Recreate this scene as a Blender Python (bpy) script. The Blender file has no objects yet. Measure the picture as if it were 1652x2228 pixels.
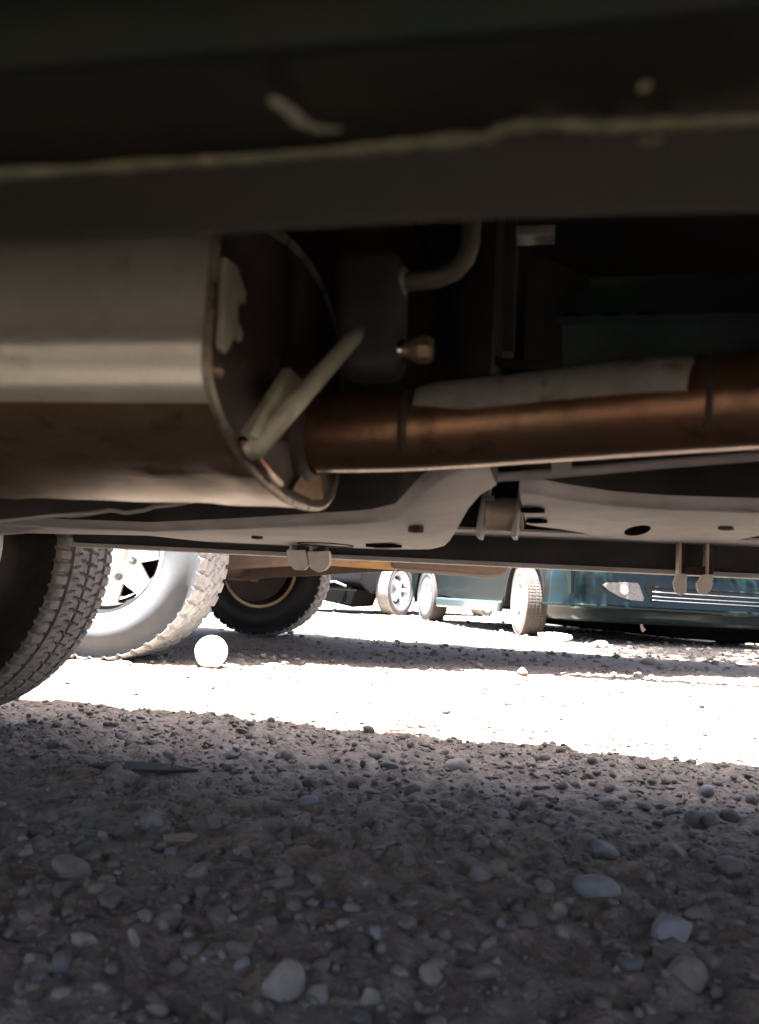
import bpy, bmesh, math, random
import numpy as np
from mathutils import Vector, Matrix

sc = bpy.context.scene
C = sc.collection
random.seed(7)
rng = np.random.default_rng(7)

# ------------------------------------------------------------------ camera
CAM_H = 0.27
PITCH = math.atan(.1006)
ROLL = .055
FPX, CX, CY = 1750., 826., 1114.            # focal length and centre in a 1652 x 2228 picture
cd = bpy.data.cameras.new('camera')
cam = bpy.data.objects.new('camera', cd)
C.objects.link(cam)
r0 = Vector((1, 0, 0)); u0 = Vector((0, -math.sin(PITCH), math.cos(PITCH))); fw = Vector((0, math.cos(PITCH), math.sin(PITCH)))
rt = r0 * math.cos(ROLL) + u0 * math.sin(ROLL)
up = u0 * math.cos(ROLL) - r0 * math.sin(ROLL)
cam.matrix_world = Matrix(((rt.x, up.x, -fw.x, 0), (rt.y, up.y, -fw.y, 0), (rt.z, up.z, -fw.z, CAM_H), (0, 0, 0, 1)))
cd.sensor_fit = 'VERTICAL'
cd.sensor_height = 36
cd.lens = FPX / 2228 * 36
cd.clip_start = .01
cd.clip_end = 3000
cd.dof.use_dof = True
cd.dof.focus_distance = 2.0
cd.dof.aperture_fstop = 9.0
sc.camera = cam

# ------------------------------------------------------------------ sky, sun, exposure
SUN_TO = Vector((-.10, -.20, .97)).normalized()        # direction towards the sun
el = math.asin(SUN_TO.z)
az = math.atan2(SUN_TO.x, SUN_TO.y)
wd = bpy.data.worlds.new('World'); sc.world = wd; wd.use_nodes = True
nt = wd.node_tree
sky = nt.nodes.new('ShaderNodeTexSky'); sky.sky_type = 'NISHITA'; sky.sun_disc = False
sky.sun_elevation = el; sky.sun_rotation = az; sky.dust_density = 4.0; sky.air_density = .7; sky.ozone_density = .6
bg = nt.nodes['Background']; bg.inputs['Strength'].default_value = .06
nt.links.new(sky.outputs['Color'], bg.inputs['Color'])
sd = bpy.data.lights.new('sun', 'SUN'); sd.energy = 5.0; sd.angle = math.radians(.5); sd.color = (1, .95, .88)
sun = bpy.data.objects.new('sun', sd); C.objects.link(sun)
sun.rotation_euler = SUN_TO.to_track_quat('Z', 'Y').to_euler()
sun.location = (0, 0, 20)
sc.view_settings.view_transform = 'Standard'; sc.view_settings.look = 'None'
sc.view_settings.gamma = 1; sc.view_settings.use_curve_mapping = False
sc.view_settings.exposure = 4.1
cy = sc.cycles
cy.max_bounces = 12; cy.diffuse_bounces = 8; cy.glossy_bounces = 6
cy.use_denoising = True
cy.sample_clamp_indirect = 0

# ------------------------------------------------------------------ frames and picking
YAW = math.atan(1750 / 8430)
A = Vector((math.cos(YAW), -math.sin(YAW), 0)); B = Vector((math.sin(YAW), math.cos(YAW), 0)); Zv = Vector((0, 0, 1))
CP = Vector((0, 0, CAM_H))


def hit(x, y, n, val):
    d = fw + rt * ((x - CX) / FPX) + up * ((CY - y) / FPX)
    return CP + d * ((val - CP.dot(n)) / d.dot(n))


def car(p): return Vector((p.dot(A), p.dot(B), p.z))
def hv(x, y, v): return car(hit(x, y, B, v))      # picture point on a plane along the near car
def hu(x, y, u): return car(hit(x, y, A, u))
def hz(x, y, z): return car(hit(x, y, Zv, z))
def gz(x, y, z=0): return hit(x, y, Zv, z)
def hY(x, y, Y): return hit(x, y, Vector((0, 1, 0)), Y)


# ------------------------------------------------------------------ materials
def M(name, c1, c2=None, scale=20, rough=.6, metal=0, bump=0, bscale=None, c3=None, lo=.4, hi=.65, s3=60, lo3=.62, hi3=.7, spec=.5, island=False, coat=0, r2=None):
    m = bpy.data.materials.new(name); m.use_nodes = True
    t = m.node_tree; p = t.nodes['Principled BSDF']
    p.inputs['Roughness'].default_value = rough; p.inputs['Metallic'].default_value = metal
    p.inputs['Specular IOR Level'].default_value = spec
    p.inputs['Coat Weight'].default_value = coat; p.inputs['Coat Roughness'].default_value = .08
    tc = t.nodes.new('ShaderNodeTexCoord')

    def noise(s, d=6):
        n = t.nodes.new('ShaderNodeTexNoise'); n.inputs['Scale'].default_value = s; n.inputs['Detail'].default_value = d
        n.inputs['Roughness'].default_value = .6
        t.links.new(tc.outputs['Object'], n.inputs['Vector']); return n.outputs['Fac']

    def ramp(src, a, b):
        r = t.nodes.new('ShaderNodeMapRange'); r.inputs['From Min'].default_value = a; r.inputs['From Max'].default_value = b
        t.links.new(src, r.inputs['Value']); return r.outputs['Result']

    def mix(f, a, b):
        x = t.nodes.new('ShaderNodeMix'); x.data_type = 'RGBA'
        t.links.new(f, x.inputs['Factor'])
        for s, k in ((a, 6), (b, 7)):
            if isinstance(s, tuple): x.inputs[k].default_value = (*s, 1)
            else: t.links.new(s, x.inputs[k])
        return x.outputs[2]
    col = None
    if c2 is None: c2 = tuple(c * .8 for c in c1)
    if island:
        g = t.nodes.new('ShaderNodeNewGeometry')
        oi = t.nodes.new('ShaderNodeObjectInfo')
        ad = t.nodes.new('ShaderNodeMath'); ad.operation = 'ADD'
        t.links.new(g.outputs['Random Per Island'], ad.inputs[0]); t.links.new(oi.outputs['Random'], ad.inputs[1])
        fr = t.nodes.new('ShaderNodeMath'); fr.operation = 'FRACT'; t.links.new(ad.outputs[0], fr.inputs[0])
        r = t.nodes.new('ShaderNodeValToRGB'); cr = r.color_ramp; cr.interpolation = 'LINEAR'
        pal = island
        cr.elements[0].color = (*pal[0], 1); cr.elements[1].color = (*pal[-1], 1)
        for i, c in enumerate(pal[1:-1]):
            e = cr.elements.new((i + 1) / (len(pal) - 1)); e.color = (*c, 1)
        t.links.new(fr.outputs[0], r.inputs['Fac'])
        m2 = t.nodes.new('ShaderNodeMix'); m2.data_type = 'RGBA'; m2.blend_type = 'MULTIPLY'; m2.inputs['Factor'].default_value = 1
        t.links.new(r.outputs['Color'], m2.inputs[6])
        t.links.new(mix(ramp(noise(scale), lo, hi), (.75, .73, .7), (1, 1, 1)), m2.inputs[7])
        col = m2.outputs[2]
    else:
        f = ramp(noise(scale), lo, hi)
        col = mix(f, c1, c2)
        if r2 is not None:
            rr = t.nodes.new('ShaderNodeMapRange'); rr.inputs['To Min'].default_value = rough; rr.inputs['To Max'].default_value = r2
            t.links.new(f, rr.inputs['Value']); t.links.new(rr.outputs['Result'], p.inputs['Roughness'])
    if c3 is not None:
        col = mix(ramp(noise(s3, 4), lo3, hi3), col, c3)
    t.links.new(col, p.inputs['Base Color'])
    if bump:
        b = t.nodes.new('ShaderNodeBump'); b.inputs['Strength'].default_value = bump; b.inputs['Distance'].default_value = .01
        t.links.new(noise(bscale or scale * 3, 8), b.inputs['Height']); t.links.new(b.outputs['Normal'], p.inputs['Normal'])
    return m


m_ground = M('dusty_gravel', (.255, .203, .16), (.125, .098, .076), 45, .95, bump=1, bscale=170, c3=(.26, .225, .185), s3=7, lo3=.5, hi3=.75)
PAL = [(.175, .15, .13), (.125, .113, .105), (.20, .172, .147), (.155, .128, .105), (.13, .125, .125), (.235, .20, .165), (.185, .152, .123), (.145, .13, .117)]
m_gravel = M('gravel_stone', (.3, .3, .3), scale=120, rough=.85, bump=.25, bscale=300, island=PAL)
m_stone_grey = M('grey_stone', (.145, .135, .125), (.19, .178, .163), 60, .85, bump=.3, bscale=220)
m_stone_blue = M('blue_grey_stone', (.165, .17, .18), (.205, .205, .21), 50, .8, bump=.25, bscale=200)
m_stone_pale = M('pale_stone', (.245, .225, .195), (.18, .165, .145), 50, .85, bump=.3, bscale=200)
m_stone_tan = M('tan_stone', (.20, .17, .14), (.155, .132, .11), 55, .85, bump=.3, bscale=200)
m_stone_dark = M('dark_stone', (.10, .10, .105), (.16, .155, .15), 60, .85, bump=.3, bscale=200)
m_white = M('white_ball', (.82, .81, .79), (.72, .71, .69), 12, .6)
m_wood = M('splintered_wood', (.25, .20, .145), (.17, .135, .095), 40, .8, bump=.3)
m_strip = M('dark_strip', (.03, .028, .025), (.06, .05, .045), 40, .8)

m_under = M('green_underbody_paint', (.019, .021, .017), (.028, .021, .018), 25, .75, bump=.25, bscale=700, c3=(.07, .052, .034), s3=330, lo3=.66, hi3=.74, spec=.06)
m_paint = M('dark_green_car_paint', (.012, .045, .032), (.016, .05, .038), 4, .3, coat=1)
m_paint2 = M('dusty_green_paint', (.007, .013, .0095), (.011, .012, .009), 30, .55, bump=.2, bscale=600, c3=(.05, .045, .03), s3=350, lo3=.68, hi3=.74, spec=.12)
m_bead = M('old_seam_sealer', (.105, .105, .068), (.055, .058, .036), 150, .7, bump=.3, bscale=600, c3=(.22, .14, .06), s3=120)
m_chip = M('scraped_paint', (.22, .21, .16), (.10, .095, .065), 400, .7, bump=.4)
m_dark = M('underseal_and_shade', (.016, .016, .017), (.024, .022, .02), 14, .8, spec=.2, bump=.2, bscale=120)  # dark underseal; also the shade painted on the pan walls
m_greenpan = M('green_floor_paint', (.05, .085, .08), (.03, .045, .05), 12, .4, bump=.15, bscale=90)
m_grime = M('grimy_grey_metal', (.37, .357, .37), (.29, .278, .288), 14, .75, bump=.1, bscale=80, c3=(.36, .32, .3), s3=30)
m_grimedark = M('grimy_black_metal', (.03, .028, .028), (.045, .042, .041), 18, .75, spec=.25, bump=.15, bscale=80)
m_alu = M('aluminised_steel', (.70, .69, .62), (.58, .57, .50), 12, .42, metal=.6, bump=.10, bscale=160, c3=(.42, .36, .26), s3=38, lo3=.62, hi3=.8)
m_seam = M('crimped_seam_steel', (.30, .28, .23), (.16, .11, .075), 30, .5, metal=.5, bump=.3, bscale=120, c3=(.07, .045, .03), s3=70, lo3=.52, hi3=.66)
m_alubrown = M('heat_stained_steel', (.22, .135, .075), (.30, .215, .135), 10, .38, metal=.75, bump=.06, bscale=70, c3=(.14, .08, .04), s3=30, lo3=.55)
m_pipe = M('heat_browned_pipe', (.22, .115, .07), (.17, .12, .07), 14, .33, metal=.8, bump=.08, bscale=140, c3=(.09, .055, .04), s3=45, lo3=.55, hi3=.75)
m_sleeve = M('dull_steel_sleeve', (.42, .425, .40), (.32, .31, .28), 30, .5, metal=.4, bump=.12, bscale=150, c3=(.16, .11, .07), s3=45, lo3=.58, hi3=.72)
m_rustdark = M('dark_rusty_plate', (.022, .015, .013), (.045, .028, .022), 25, .75, metal=.1, bump=.3, bscale=150)
m_rod = M('zinc_rod', (.36, .355, .29), (.27, .25, .19), 40, .6, metal=.3, bump=.1, bscale=200)
m_hook = M('dusty_hook_steel', (.12, .105, .085), (.085, .074, .06), 40, .6, metal=.3)
m_rubber = M('hanger_rubber', (.022, .022, .024), (.03, .029, .028), 40, .7, bump=.1)
m_brass = M('plated_pin', (.26, .20, .13), (.17, .12, .08), 60, .45, metal=.6)
m_tyre = M('dusty_tyre_rubber', (.014, .013, .013), (.03, .027, .026), 16, .8, spec=.2, bump=.15, bscale=120)
m_tread = M('dust_packed_tread', (.24, .21, .185), (.16, .145, .13), 30, .9, bump=.2, bscale=140)
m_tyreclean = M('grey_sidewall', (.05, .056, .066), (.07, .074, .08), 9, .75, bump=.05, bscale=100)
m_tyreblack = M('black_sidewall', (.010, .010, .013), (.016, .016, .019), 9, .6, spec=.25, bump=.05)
m_steelwheel = M('white_steel_wheel', (.72, .72, .72), (.62, .62, .62), 12, .45)
m_rimtan = M('tan_rim', (.42, .34, .22), (.32, .25, .16), 14, .5, metal=.3)
m_hole = M('black_drum_steel', (.012, .012, .013), None, 10, .8, spec=.1)
m_axle = M('rusty_brown_axle', (.11, .07, .05), (.075, .055, .045), 14, .75, bump=.2)
m_tanbeam = M('tan_painted_beam', (.46, .27, .11), (.38, .22, .10), 10, .6, bump=.1)
m_truck = M('slate_truck_paint', (.06, .07, .08), (.05, .06, .07), 2, .35, coat=.6)
m_glass = M('tinted_glass', (.01, .014, .014), None, 3, .05, coat=1)
m_teal = M('teal_bumper_paint', (.0022, .007, .0072), (.003, .009, .009), 3, .3, coat=.18, spec=.14)
m_lens = M('fog_lamp_lens', (.13, .125, .115), (.08, .077, .07), 60, .25, coat=.5)
m_black = M('black_plastic', (.012, .012, .013), (.018, .018, .02), 12, .6, spec=.2)
m_chrome = M('bright_trim', (.6, .62, .64), None, 10, .2, metal=1)
m_silver = M('silver_car_paint', (.13, .16, .20), (.11, .14, .18), 3, .32, metal=.2, coat=.6)
m_sillteal = M('teal_sill', (.035, .06, .07), (.028, .05, .06), 3, .3, coat=.8)
m_brightsill = M('bright_sill', (.24, .27, .31), (.20, .23, .27), 3, .4)
m_navy = M('navy_car_paint', (.003, .0036, .006), (.005, .006, .008), 9, .5, spec=.15)
m_disc = M('alloy_wheel', (.6, .61, .63), (.5, .51, .54), 12, .35, metal=.5)
m_void = M('shade_black', (.006, .006, .006), None, 10, 1, spec=0)  # flat black painted in for holes and the dark under cars
m_treadn = M('worn_dusty_tread', (.15, .135, .125), (.085, .077, .072), 60, .9, bump=.3, bscale=200)
m_tab = M('lit_pale_bracket', (.62, .595, .57), (.52, .50, .48), 40, .85, bump=.15, bscale=200)  # paler than the metal, painting light onto the upright tabs
m_wornsq = M('worn_shaded_tread', (.06, .054, .049), (.038, .034, .032), 60, .9, bump=.3, bscale=200)  # worn tread darkened, the bumper's shade put into its colour
m_nut = M('grey_lug_nut', (.16, .165, .17), None, 30, .4, metal=.4)
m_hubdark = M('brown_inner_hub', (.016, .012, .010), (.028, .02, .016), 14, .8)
m_tread2 = M('pale_tread', (.27, .265, .26), (.19, .185, .18), 30, .9, bump=.2, bscale=140)  # pale dusty tread; also paints sunlight on the worn tyre's side
m_bush = M('tan_bush', (.45, .38, .33), (.38, .31, .26), 20, .75)
m_hook2 = M('bare_hook', (.4, .34, .3), None, 30, .6)


# ------------------------------------------------------------------ mesh building
class MB:
    def __init__(s): s.v = []; s.f = []

    def add(s, vs, fs):
        n = len(s.v); s.v += [tuple(p) for p in vs]; s.f += [tuple(i + n for i in q) for q in fs]; return s

    def box(s, c, d, R=None):
        R = R or Matrix.Identity(3); c = Vector(c)
        vs = [c + R @ Vector((x * d[0] / 2, y * d[1] / 2, z * d[2] / 2)) for x in (-1, 1) for y in (-1, 1) for z in (-1, 1)]
        return s.add(vs, [(0, 1, 3, 2), (4, 6, 7, 5), (0, 4, 5, 1), (2, 3, 7, 6), (0, 2, 6, 4), (1, 5, 7, 3)])

    def loft(s, secs, closed=True, caps=True):
        n = len(secs[0]); vs = [p for q in secs for p in q]; fs = []
        for i in range(len(secs) - 1):
            for j in range(n if closed else n - 1):
                k = (j + 1) % n; fs.append((i * n + j, i * n + k, (i + 1) * n + k, (i + 1) * n + j))
        if caps and closed:
            fs.append(tuple(reversed(range(n)))); fs.append(tuple((len(secs) - 1) * n + j for j in range(n)))
        return s.add(vs, fs)

    def prism(s, poly, d):                # polygon of 3-D points extruded by vector d
        d = Vector(d); return s.loft([[Vector(p) for p in poly], [Vector(p) + d for p in poly]])

    def tube(s, path, r, n=12, caps=True):
        path = [Vector(p) for p in path]; secs = []
        ref = None
        for i, p in enumerate(path):
            t = (path[min(i + 1, len(path) - 1)] - path[max(i - 1, 0)]).normalized()
            if ref is None:
                ref = t.orthogonal().normalized()
            ref = (ref - t * ref.dot(t)).normalized()
            w = t.cross(ref); rr = r[i] if isinstance(r, (list, tuple)) else r
            secs.append([p + (ref * math.cos(a) + w * math.sin(a)) * rr for a in [2 * math.pi * k / n for k in range(n)]])
        return s.loft(secs, True, caps)

    def lathe(s, prof, c=(0, 0, 0), ax='y', n=48):   # profile of (axial, radius)
        c = Vector(c); secs = []
        for a in range(n):
            t = 2 * math.pi * a / n; row = []
            for (y, r) in prof:
                p = {'y': (r * math.cos(t), y, r * math.sin(t)), 'x': (y, r * math.cos(t), r * math.sin(t)), 'z': (r * math.cos(t), r * math.sin(t), y)}[ax]
                row.append(c + Vector(p))
            secs.append(row)
        secs.append(secs[0])
        return s.loft(secs, False, False)

    def build(s, name, mat, parent=None, smooth=None, bevel=0, M4=None, seg=2, weld=False):
        me = bpy.data.meshes.new(name)
        vs = s.v if M4 is None else [tuple(M4 @ Vector(p)) for p in s.v]
        me.from_pydata(vs, [], s.f)
        bm = bmesh.new(); bm.from_mesh(me)
        if weld: bmesh.ops.remove_doubles(bm, verts=bm.verts, dist=1e-6)
        bmesh.ops.recalc_face_normals(bm, faces=bm.faces); bm.to_mesh(me); bm.free()
        me.materials.append(mat)
        o = bpy.data.objects.new(name, me); C.objects.link(o)
        if smooth is not None:
            me.shade_smooth()
            if smooth < 180: me.set_sharp_from_angle(angle=math.radians(smooth))
        if bevel:
            b = o.modifiers.new('bevel', 'BEVEL'); b.width = bevel; b.segments = seg; b.limit_method = 'ANGLE'; b.angle_limit = math.radians(35)
        if parent is not None: o.parent = parent
        return o


def empty(name, M4, label, cat, group=None):
    o = bpy.data.objects.new(name, None); C.objects.link(o); o.matrix_world = M4; o.empty_display_size = .1
    return tag(o, label, cat, group)


def tag(o, label=None, cat=None, group=None, kind=None):
    if label: o['label'] = label
    if cat: o['category'] = cat
    if group: o['group'] = group
    if kind: o['kind'] = kind
    return o


def frame(ex, ey, org):
    ex = Vector(ex).normalized(); ey = Vector(ey).normalized()
    return Matrix(((ex.x, ey.x, 0, org[0]), (ex.y, ey.y, 0, org[1]), (0, 0, 1, org[2] if len(org) > 2 else 0), (0, 0, 0, 1)))


def copy_tree(o, parent=None):
    c = o.copy(); C.objects.link(c)
    if parent is not None: c.parent = parent
    for ch in list(o.children): copy_tree(ch, c)
    return c


def arc(cx, cz, r, a0, a1, n):
    return [(cx + r * math.cos(math.radians(a0 + (a1 - a0) * i / n)), cz + r * math.sin(math.radians(a0 + (a1 - a0) * i / n))) for i in range(n + 1)]


def interp(x, pts):
    xs = [p[0] for p in pts]; ys = [p[1] for p in pts]
    return float(np.interp(x, xs, ys))


# ------------------------------------------------------------------ ground
def vnoise(x, y, seed):
    r = np.random.default_rng(seed); T = r.random((256, 256))
    xi = np.floor(x).astype(int); yi = np.floor(y).astype(int); fx = x - xi; fy = y - yi
    fx = fx * fx * (3 - 2 * fx); fy = fy * fy * (3 - 2 * fy)
    g = lambda i, j: T[(xi + i) % 256, (yi + j) % 256]
    return (g(0, 0) * (1 - fx) + g(1, 0) * fx) * (1 - fy) + (g(0, 1) * (1 - fx) + g(1, 1) * fx) * fy - .5


def ground_h(x, y):
    x = np.asarray(x, float); y = np.asarray(y, float)
    h = .016 * vnoise(x * 1.3, y * 1.3, 1) + .012 * vnoise(x * 6, y * 6, 2) + .009 * vnoise(x * 17, y * 17, 3)
    near = np.clip(1.6 - .25 * np.hypot(x, y), .15, 1)
    h = h + near * (.013 * vnoise(x * 36, y * 36, 4) + .009 * np.abs(vnoise(x * 61, y * 61, 6)) + .009 * vnoise(x * 88, y * 88, 5))
    far = np.clip(np.hypot(x, y) / 20, 0, 1)
    return h * (1 - far) - .002


def axis(a, b, st, grow, lim):
    c = list(np.arange(a, b, st)); s = st; p = c[0]; lo = []
    while p > -lim: s *= grow; p -= s; lo.append(p)
    s = st; p = c[-1]; hi = []
    while p < lim: s *= grow; p += s; hi.append(p)
    return np.array(lo[::-1] + c + hi)


gx = axis(-1.1, 1.3, .0065, 1.02, 500); gy = axis(.3, 1.9, .0065, 1.013, 500)
X, Y = np.meshgrid(gx, gy); Zg = ground_h(X, Y)
nx, ny = len(gx), len(gy)
vs = np.stack([X.ravel(), Y.ravel(), Zg.ravel()], 1)
i = np.arange(nx * ny).reshape(ny, nx)
fs = np.stack([i[:-1, :-1].ravel(), i[:-1, 1:].ravel(), i[1:, 1:].ravel(), i[1:, :-1].ravel()], 1)
me = bpy.data.meshes.new('ground')
me.vertices.add(len(vs)); me.vertices.foreach_set('co', vs.ravel())
me.loops.add(fs.size); me.loops.foreach_set('vertex_index', fs.ravel().astype(np.int32))
me.polygons.add(len(fs)); me.polygons.foreach_set('loop_start', np.arange(0, fs.size, 4, dtype=np.int32))
me.update(calc_edges=True); me.shade_smooth(); me.materials.append(m_ground)
ground = bpy.data.objects.new('ground', me); C.objects.link(ground); ground['kind'] = 'structure'

# ------------------------------------------------------------------ stones
ICO = {}
for sub in (1, 2, 3):
    bm = bmesh.new(); bmesh.ops.create_icosphere(bm, subdivisions=sub, radius=1)
    ICO[sub] = (np.array([v.co[:] for v in bm.verts]), np.array([[v.index for v in f.verts] for f in bm.faces])); bm.free()


def stone_shape(sub, seed, ang=.0, rough=.25):
    r = np.random.default_rng(seed); v = ICO[sub][0].copy(); d = np.ones(len(v))
    for k in range(5):
        n = r.normal(size=3); n /= np.linalg.norm(n); d += rough * .5 * r.normal() * np.cos(2.2 * (v @ n) + r.random() * 6)
    d = np.clip(d, .6, 1.5)
    v = v * d[:, None]
    for k in range(int(ang * 9)):                # broken flats
        n = r.normal(size=3); n /= np.linalg.norm(n); h = .45 + .35 * r.random(); e = v @ n - h
        v -= np.where(e > 0, e, 0)[:, None] * n
    return v


BASE = {s: [stone_shape(s, 100 + k, ang=.25 + .17 * (k % 6), rough=.38) for k in range(14)] for s in (1, 2)}


def rotz(a):
    c, s = math.cos(a), math.sin(a); return np.array([[c, -s, 0], [s, c, 0], [0, 0, 1]])


def scatter(n, xr, yr, smin, smax, sub, power=2.5, mask=None):
    V = []; Fc = []; off = 0; fr = ICO[sub][1]
    x = rng.uniform(*xr, n); y = rng.uniform(*yr, n)
    ok = np.abs(x) < .62 * y + .12
    if mask is not None: ok &= mask(x, y)
    x = x[ok]; y = y[ok]; h = ground_h(x, y)
    s = smin + (smax - smin) * rng.random(len(x)) ** power
    for k in range(len(x)):
        b = BASE[sub][rng.integers(14)]
        t = rng.normal(0, .35)
        Rt = np.array([[1, 0, 0], [0, math.cos(t), -math.sin(t)], [0, math.sin(t), math.cos(t)]])
        sx = s[k] * rng.uniform(.8, 1.3); sy = s[k] * rng.uniform(.7, 1.1); sz = s[k] * rng.uniform(.45, .85)
        p = (b * [sx, sy, sz]) @ Rt.T @ rotz(rng.uniform(0, 6.3)).T + [x[k], y[k], h[k] + sz * rng.uniform(-.1, .45)]
        V.append(p); Fc.append(fr + off); off += len(p)
    return np.concatenate(V), np.concatenate(Fc)


def np_mesh(name, V, Fa, mat, smooth=True):
    me = bpy.data.meshes.new(name)
    me.vertices.add(len(V)); me.vertices.foreach_set('co', V.ravel())
    me.loops.add(Fa.size); me.loops.foreach_set('vertex_index', Fa.ravel().astype(np.int32))
    me.polygons.add(len(Fa)); me.polygons.foreach_set('loop_start', np.arange(0, Fa.size, Fa.shape[1], dtype=np.int32))
    me.update(calc_edges=True)
    if smooth: me.shade_smooth()
    me.materials.append(mat)
    o = bpy.data.objects.new(name, me); C.objects.link(o); return o


parts = [scatter(11000, (-1.1, 1.2), (.36, 1.75), .0022, .008, 1),
         scatter(1700, (-1.1, 1.2), (.36, 1.75), .005, .0125, 2, 1.8),
         scatter(3000, (-1.6, 2.4), (1.7, 3.6), .003, .012, 1),
         scatter(4500, (-3, 5), (2.8, 9), .006, .026, 1),
         scatter(900, (-6, 9), (8, 16), .012, .05, 1)]
off = 0; VV = []; FF = []
for v, f in parts: VV.append(v); FF.append(f + off); off += len(v)
gravel = np_mesh('gravel', np.concatenate(VV), np.concatenate(FF), m_gravel)
gravel['kind'] = 'stuff'


def stone(name, px, py, wpx, hpx, mat, label, seed, ang=.2, cat='stone', group='larger stones on the gravel', rz=0, tilt=0, depth=.8, sink=.3, sub=3):
    p = gz(px, py + hpx * .3)
    dist = (p - CP).dot(fw); sx = wpx / 2 * dist / FPX; sz = hpx / 2 * dist / FPX
    v = stone_shape(sub, seed, ang)
    v /= np.abs(v).max(0)
    v = v * [sx, sx * depth, sz]
    ct, st = math.cos(tilt), math.sin(tilt)
    v = v @ np.array([[ct, 0, -st], [0, 1, 0], [st, 0, ct]]).T @ rotz(rz).T
    o = np_mesh(name, v, ICO[sub][1], mat)
    if ang > .35: o.data.set_sharp_from_angle(angle=math.radians(28))
    o.location = (p.x, p.y, float(ground_h(p.x, p.y)) + sz * (1 - 2 * sink) * .9)
    return tag(o, label, cat, group)


G, Bl, P, T, D = m_stone_grey, m_stone_blue, m_stone_pale, m_stone_tan, m_stone_dark
NAMED = [
    (1449, 2030, 104, 92, Bl, 'angular blue-grey stone with a notched top, largest at lower right', .9, .4),
    (1359, 2096, 54, 62, P, 'pale wedge-shaped stone just left of the angular blue-grey stone', 1.1, .0),
    (1496, 2108, 100, 84, T, 'broad tan-grey rounded stone right below the angular blue-grey stone', .2, .3),
    (1294, 1939, 104, 66, Bl, 'big mottled grey cobble with a smooth rounded top, upper left of the angular blue-grey stone', .1, -.1),
    (937, 2129, 58, 46, P, 'pale egg-shaped pebble alone near the bottom centre of the ground', 0, -.3),
    (1049, 1914, 58, 52, G, 'grey rounded pebble left of the big mottled cobble', .1, .2),
    (155, 1875, 92, 50, T, 'long egg-shaped tan stone lying at the far left of the shaded gravel', 0, -.3),
    (613, 2150, 100, 92, P, 'large pale chunky stone at the bottom edge, left of centre', .5, .3),
    (691, 2178, 52, 56, G, 'small pale grey stone touching the right of the large chunky pale stone', .4, 0),
    (801, 2166, 56, 52, P, 'pale upright stone second to the right of the large chunky pale stone', .7, .3),
    (325, 1778, 66, 54, G, 'grey hooked stone above the flat wood splinter', .6, .2),
    (462, 1792, 66, 46, T, 'brownish rounded stone right of the grey hooked stone', .3, -.2),
    (668, 1740, 50, 34, Bl, 'small bluish pebble in the dark gravel below the middle of the muffler', 0, .2),
    (505, 1626, 46, 26, D, 'dark pointed stone on the edge of the sunlit strip, left of centre', .5, .3),
    (180, 2058, 62, 42, P, 'whitish pebble with a rounded back near the lower left corner', .2, -.3),
    (290, 2068, 34, 42, P, 'little upright white stone right of the whitish rounded pebble', .5, 0),
    (618, 1914, 46, 32, T, 'warm tan pebble alone in the middle of the dark gravel', .1, 0),
    (1508, 1772, 44, 44, D, 'dark round pebble, left one of two touching at the right', .1, 0),
    (1548, 1774, 46, 46, G, 'light grey round pebble, right one of two touching at the right', .1, 0),
    (1259, 1757, 46, 30, G, 'flat-topped grey pebble near the sunlit edge below the right brackets', .2, .1),
    (992, 1654, 58, 40, P, 'pale rounded stone standing on the edge of the sunlight near the centre', .1, 0),
    (849, 1658, 46, 34, D, 'dark cone-shaped stone on the sunlit edge, left of the pale rounded stone', .4, 0),
    (1598, 1882, 84, 44, G, 'wide flat grey stone close to the right edge of the picture', .1, 0),
    (1518, 1994, 62, 34, T, 'thin flat tan stone just right of the angular blue-grey stone', .1, 0),
    (1221, 1990, 36, 32, P, 'tiny pale pebble below the big mottled grey cobble', .2, 0),
    (1470, 1830, 90, 60, T, 'bulky brown stone between the touching round pebbles and the big cobble', .3, .2),
    (1325, 1845, 66, 56, Bl, 'bluish angular stone above the big mottled cobble', .6, .1),
    (1180, 1940, 52, 36, G, 'low grey stone immediately left of the big mottled cobble', .3, 0),
]
for k, (px, py, wp, hp, mt, lb, an, ti) in enumerate(NAMED):
    stone('stone', px, py, wp, hp, mt, lb, 40 + k * 3, an, tilt=ti, rz=(k % 5) * .2 - .4)
stone('stone', 1302, 1402, 52, 22, G, 'smooth grey slab-like stone in front of the dark teal bumper', 201, .1, tilt=.25, group='stones beyond the sunlit strip', sub=2)
stone('stone', 1205, 1384, 78, 36, m_white, 'white jagged rock at the foot of the narrow worn tyre', 205, .8, group='stones beyond the sunlit strip', sub=2)
stone('stone', 1415, 1442, 44, 22, P, 'pale stone on the rim of the shadow band under the right brackets', 207, .3, group='stones beyond the sunlit strip', sub=2)
for k in range(90):                                # middling stones nothing tells apart
    while True:
        px = random.uniform(20, 1640); py = random.uniform(1700, 2200)
        if all(abs(px - q[0]) > q[2] * .7 or abs(py - q[1]) > q[3] * .8 for q in NAMED): break
    w = random.uniform(26, 48)
    stone('stone', px, py, w, w * random.uniform(.5, .8), random.choice([G, G, T, Bl, P, D]), 'small dusty stone half sunk in the shaded gravel', 300 + k, random.choice([.1, .2, .5]),
          rz=random.uniform(-1, 1), tilt=random.uniform(-.3, .3), sink=.38, sub=2, group='small stones half sunk in the shaded gravel')

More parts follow.
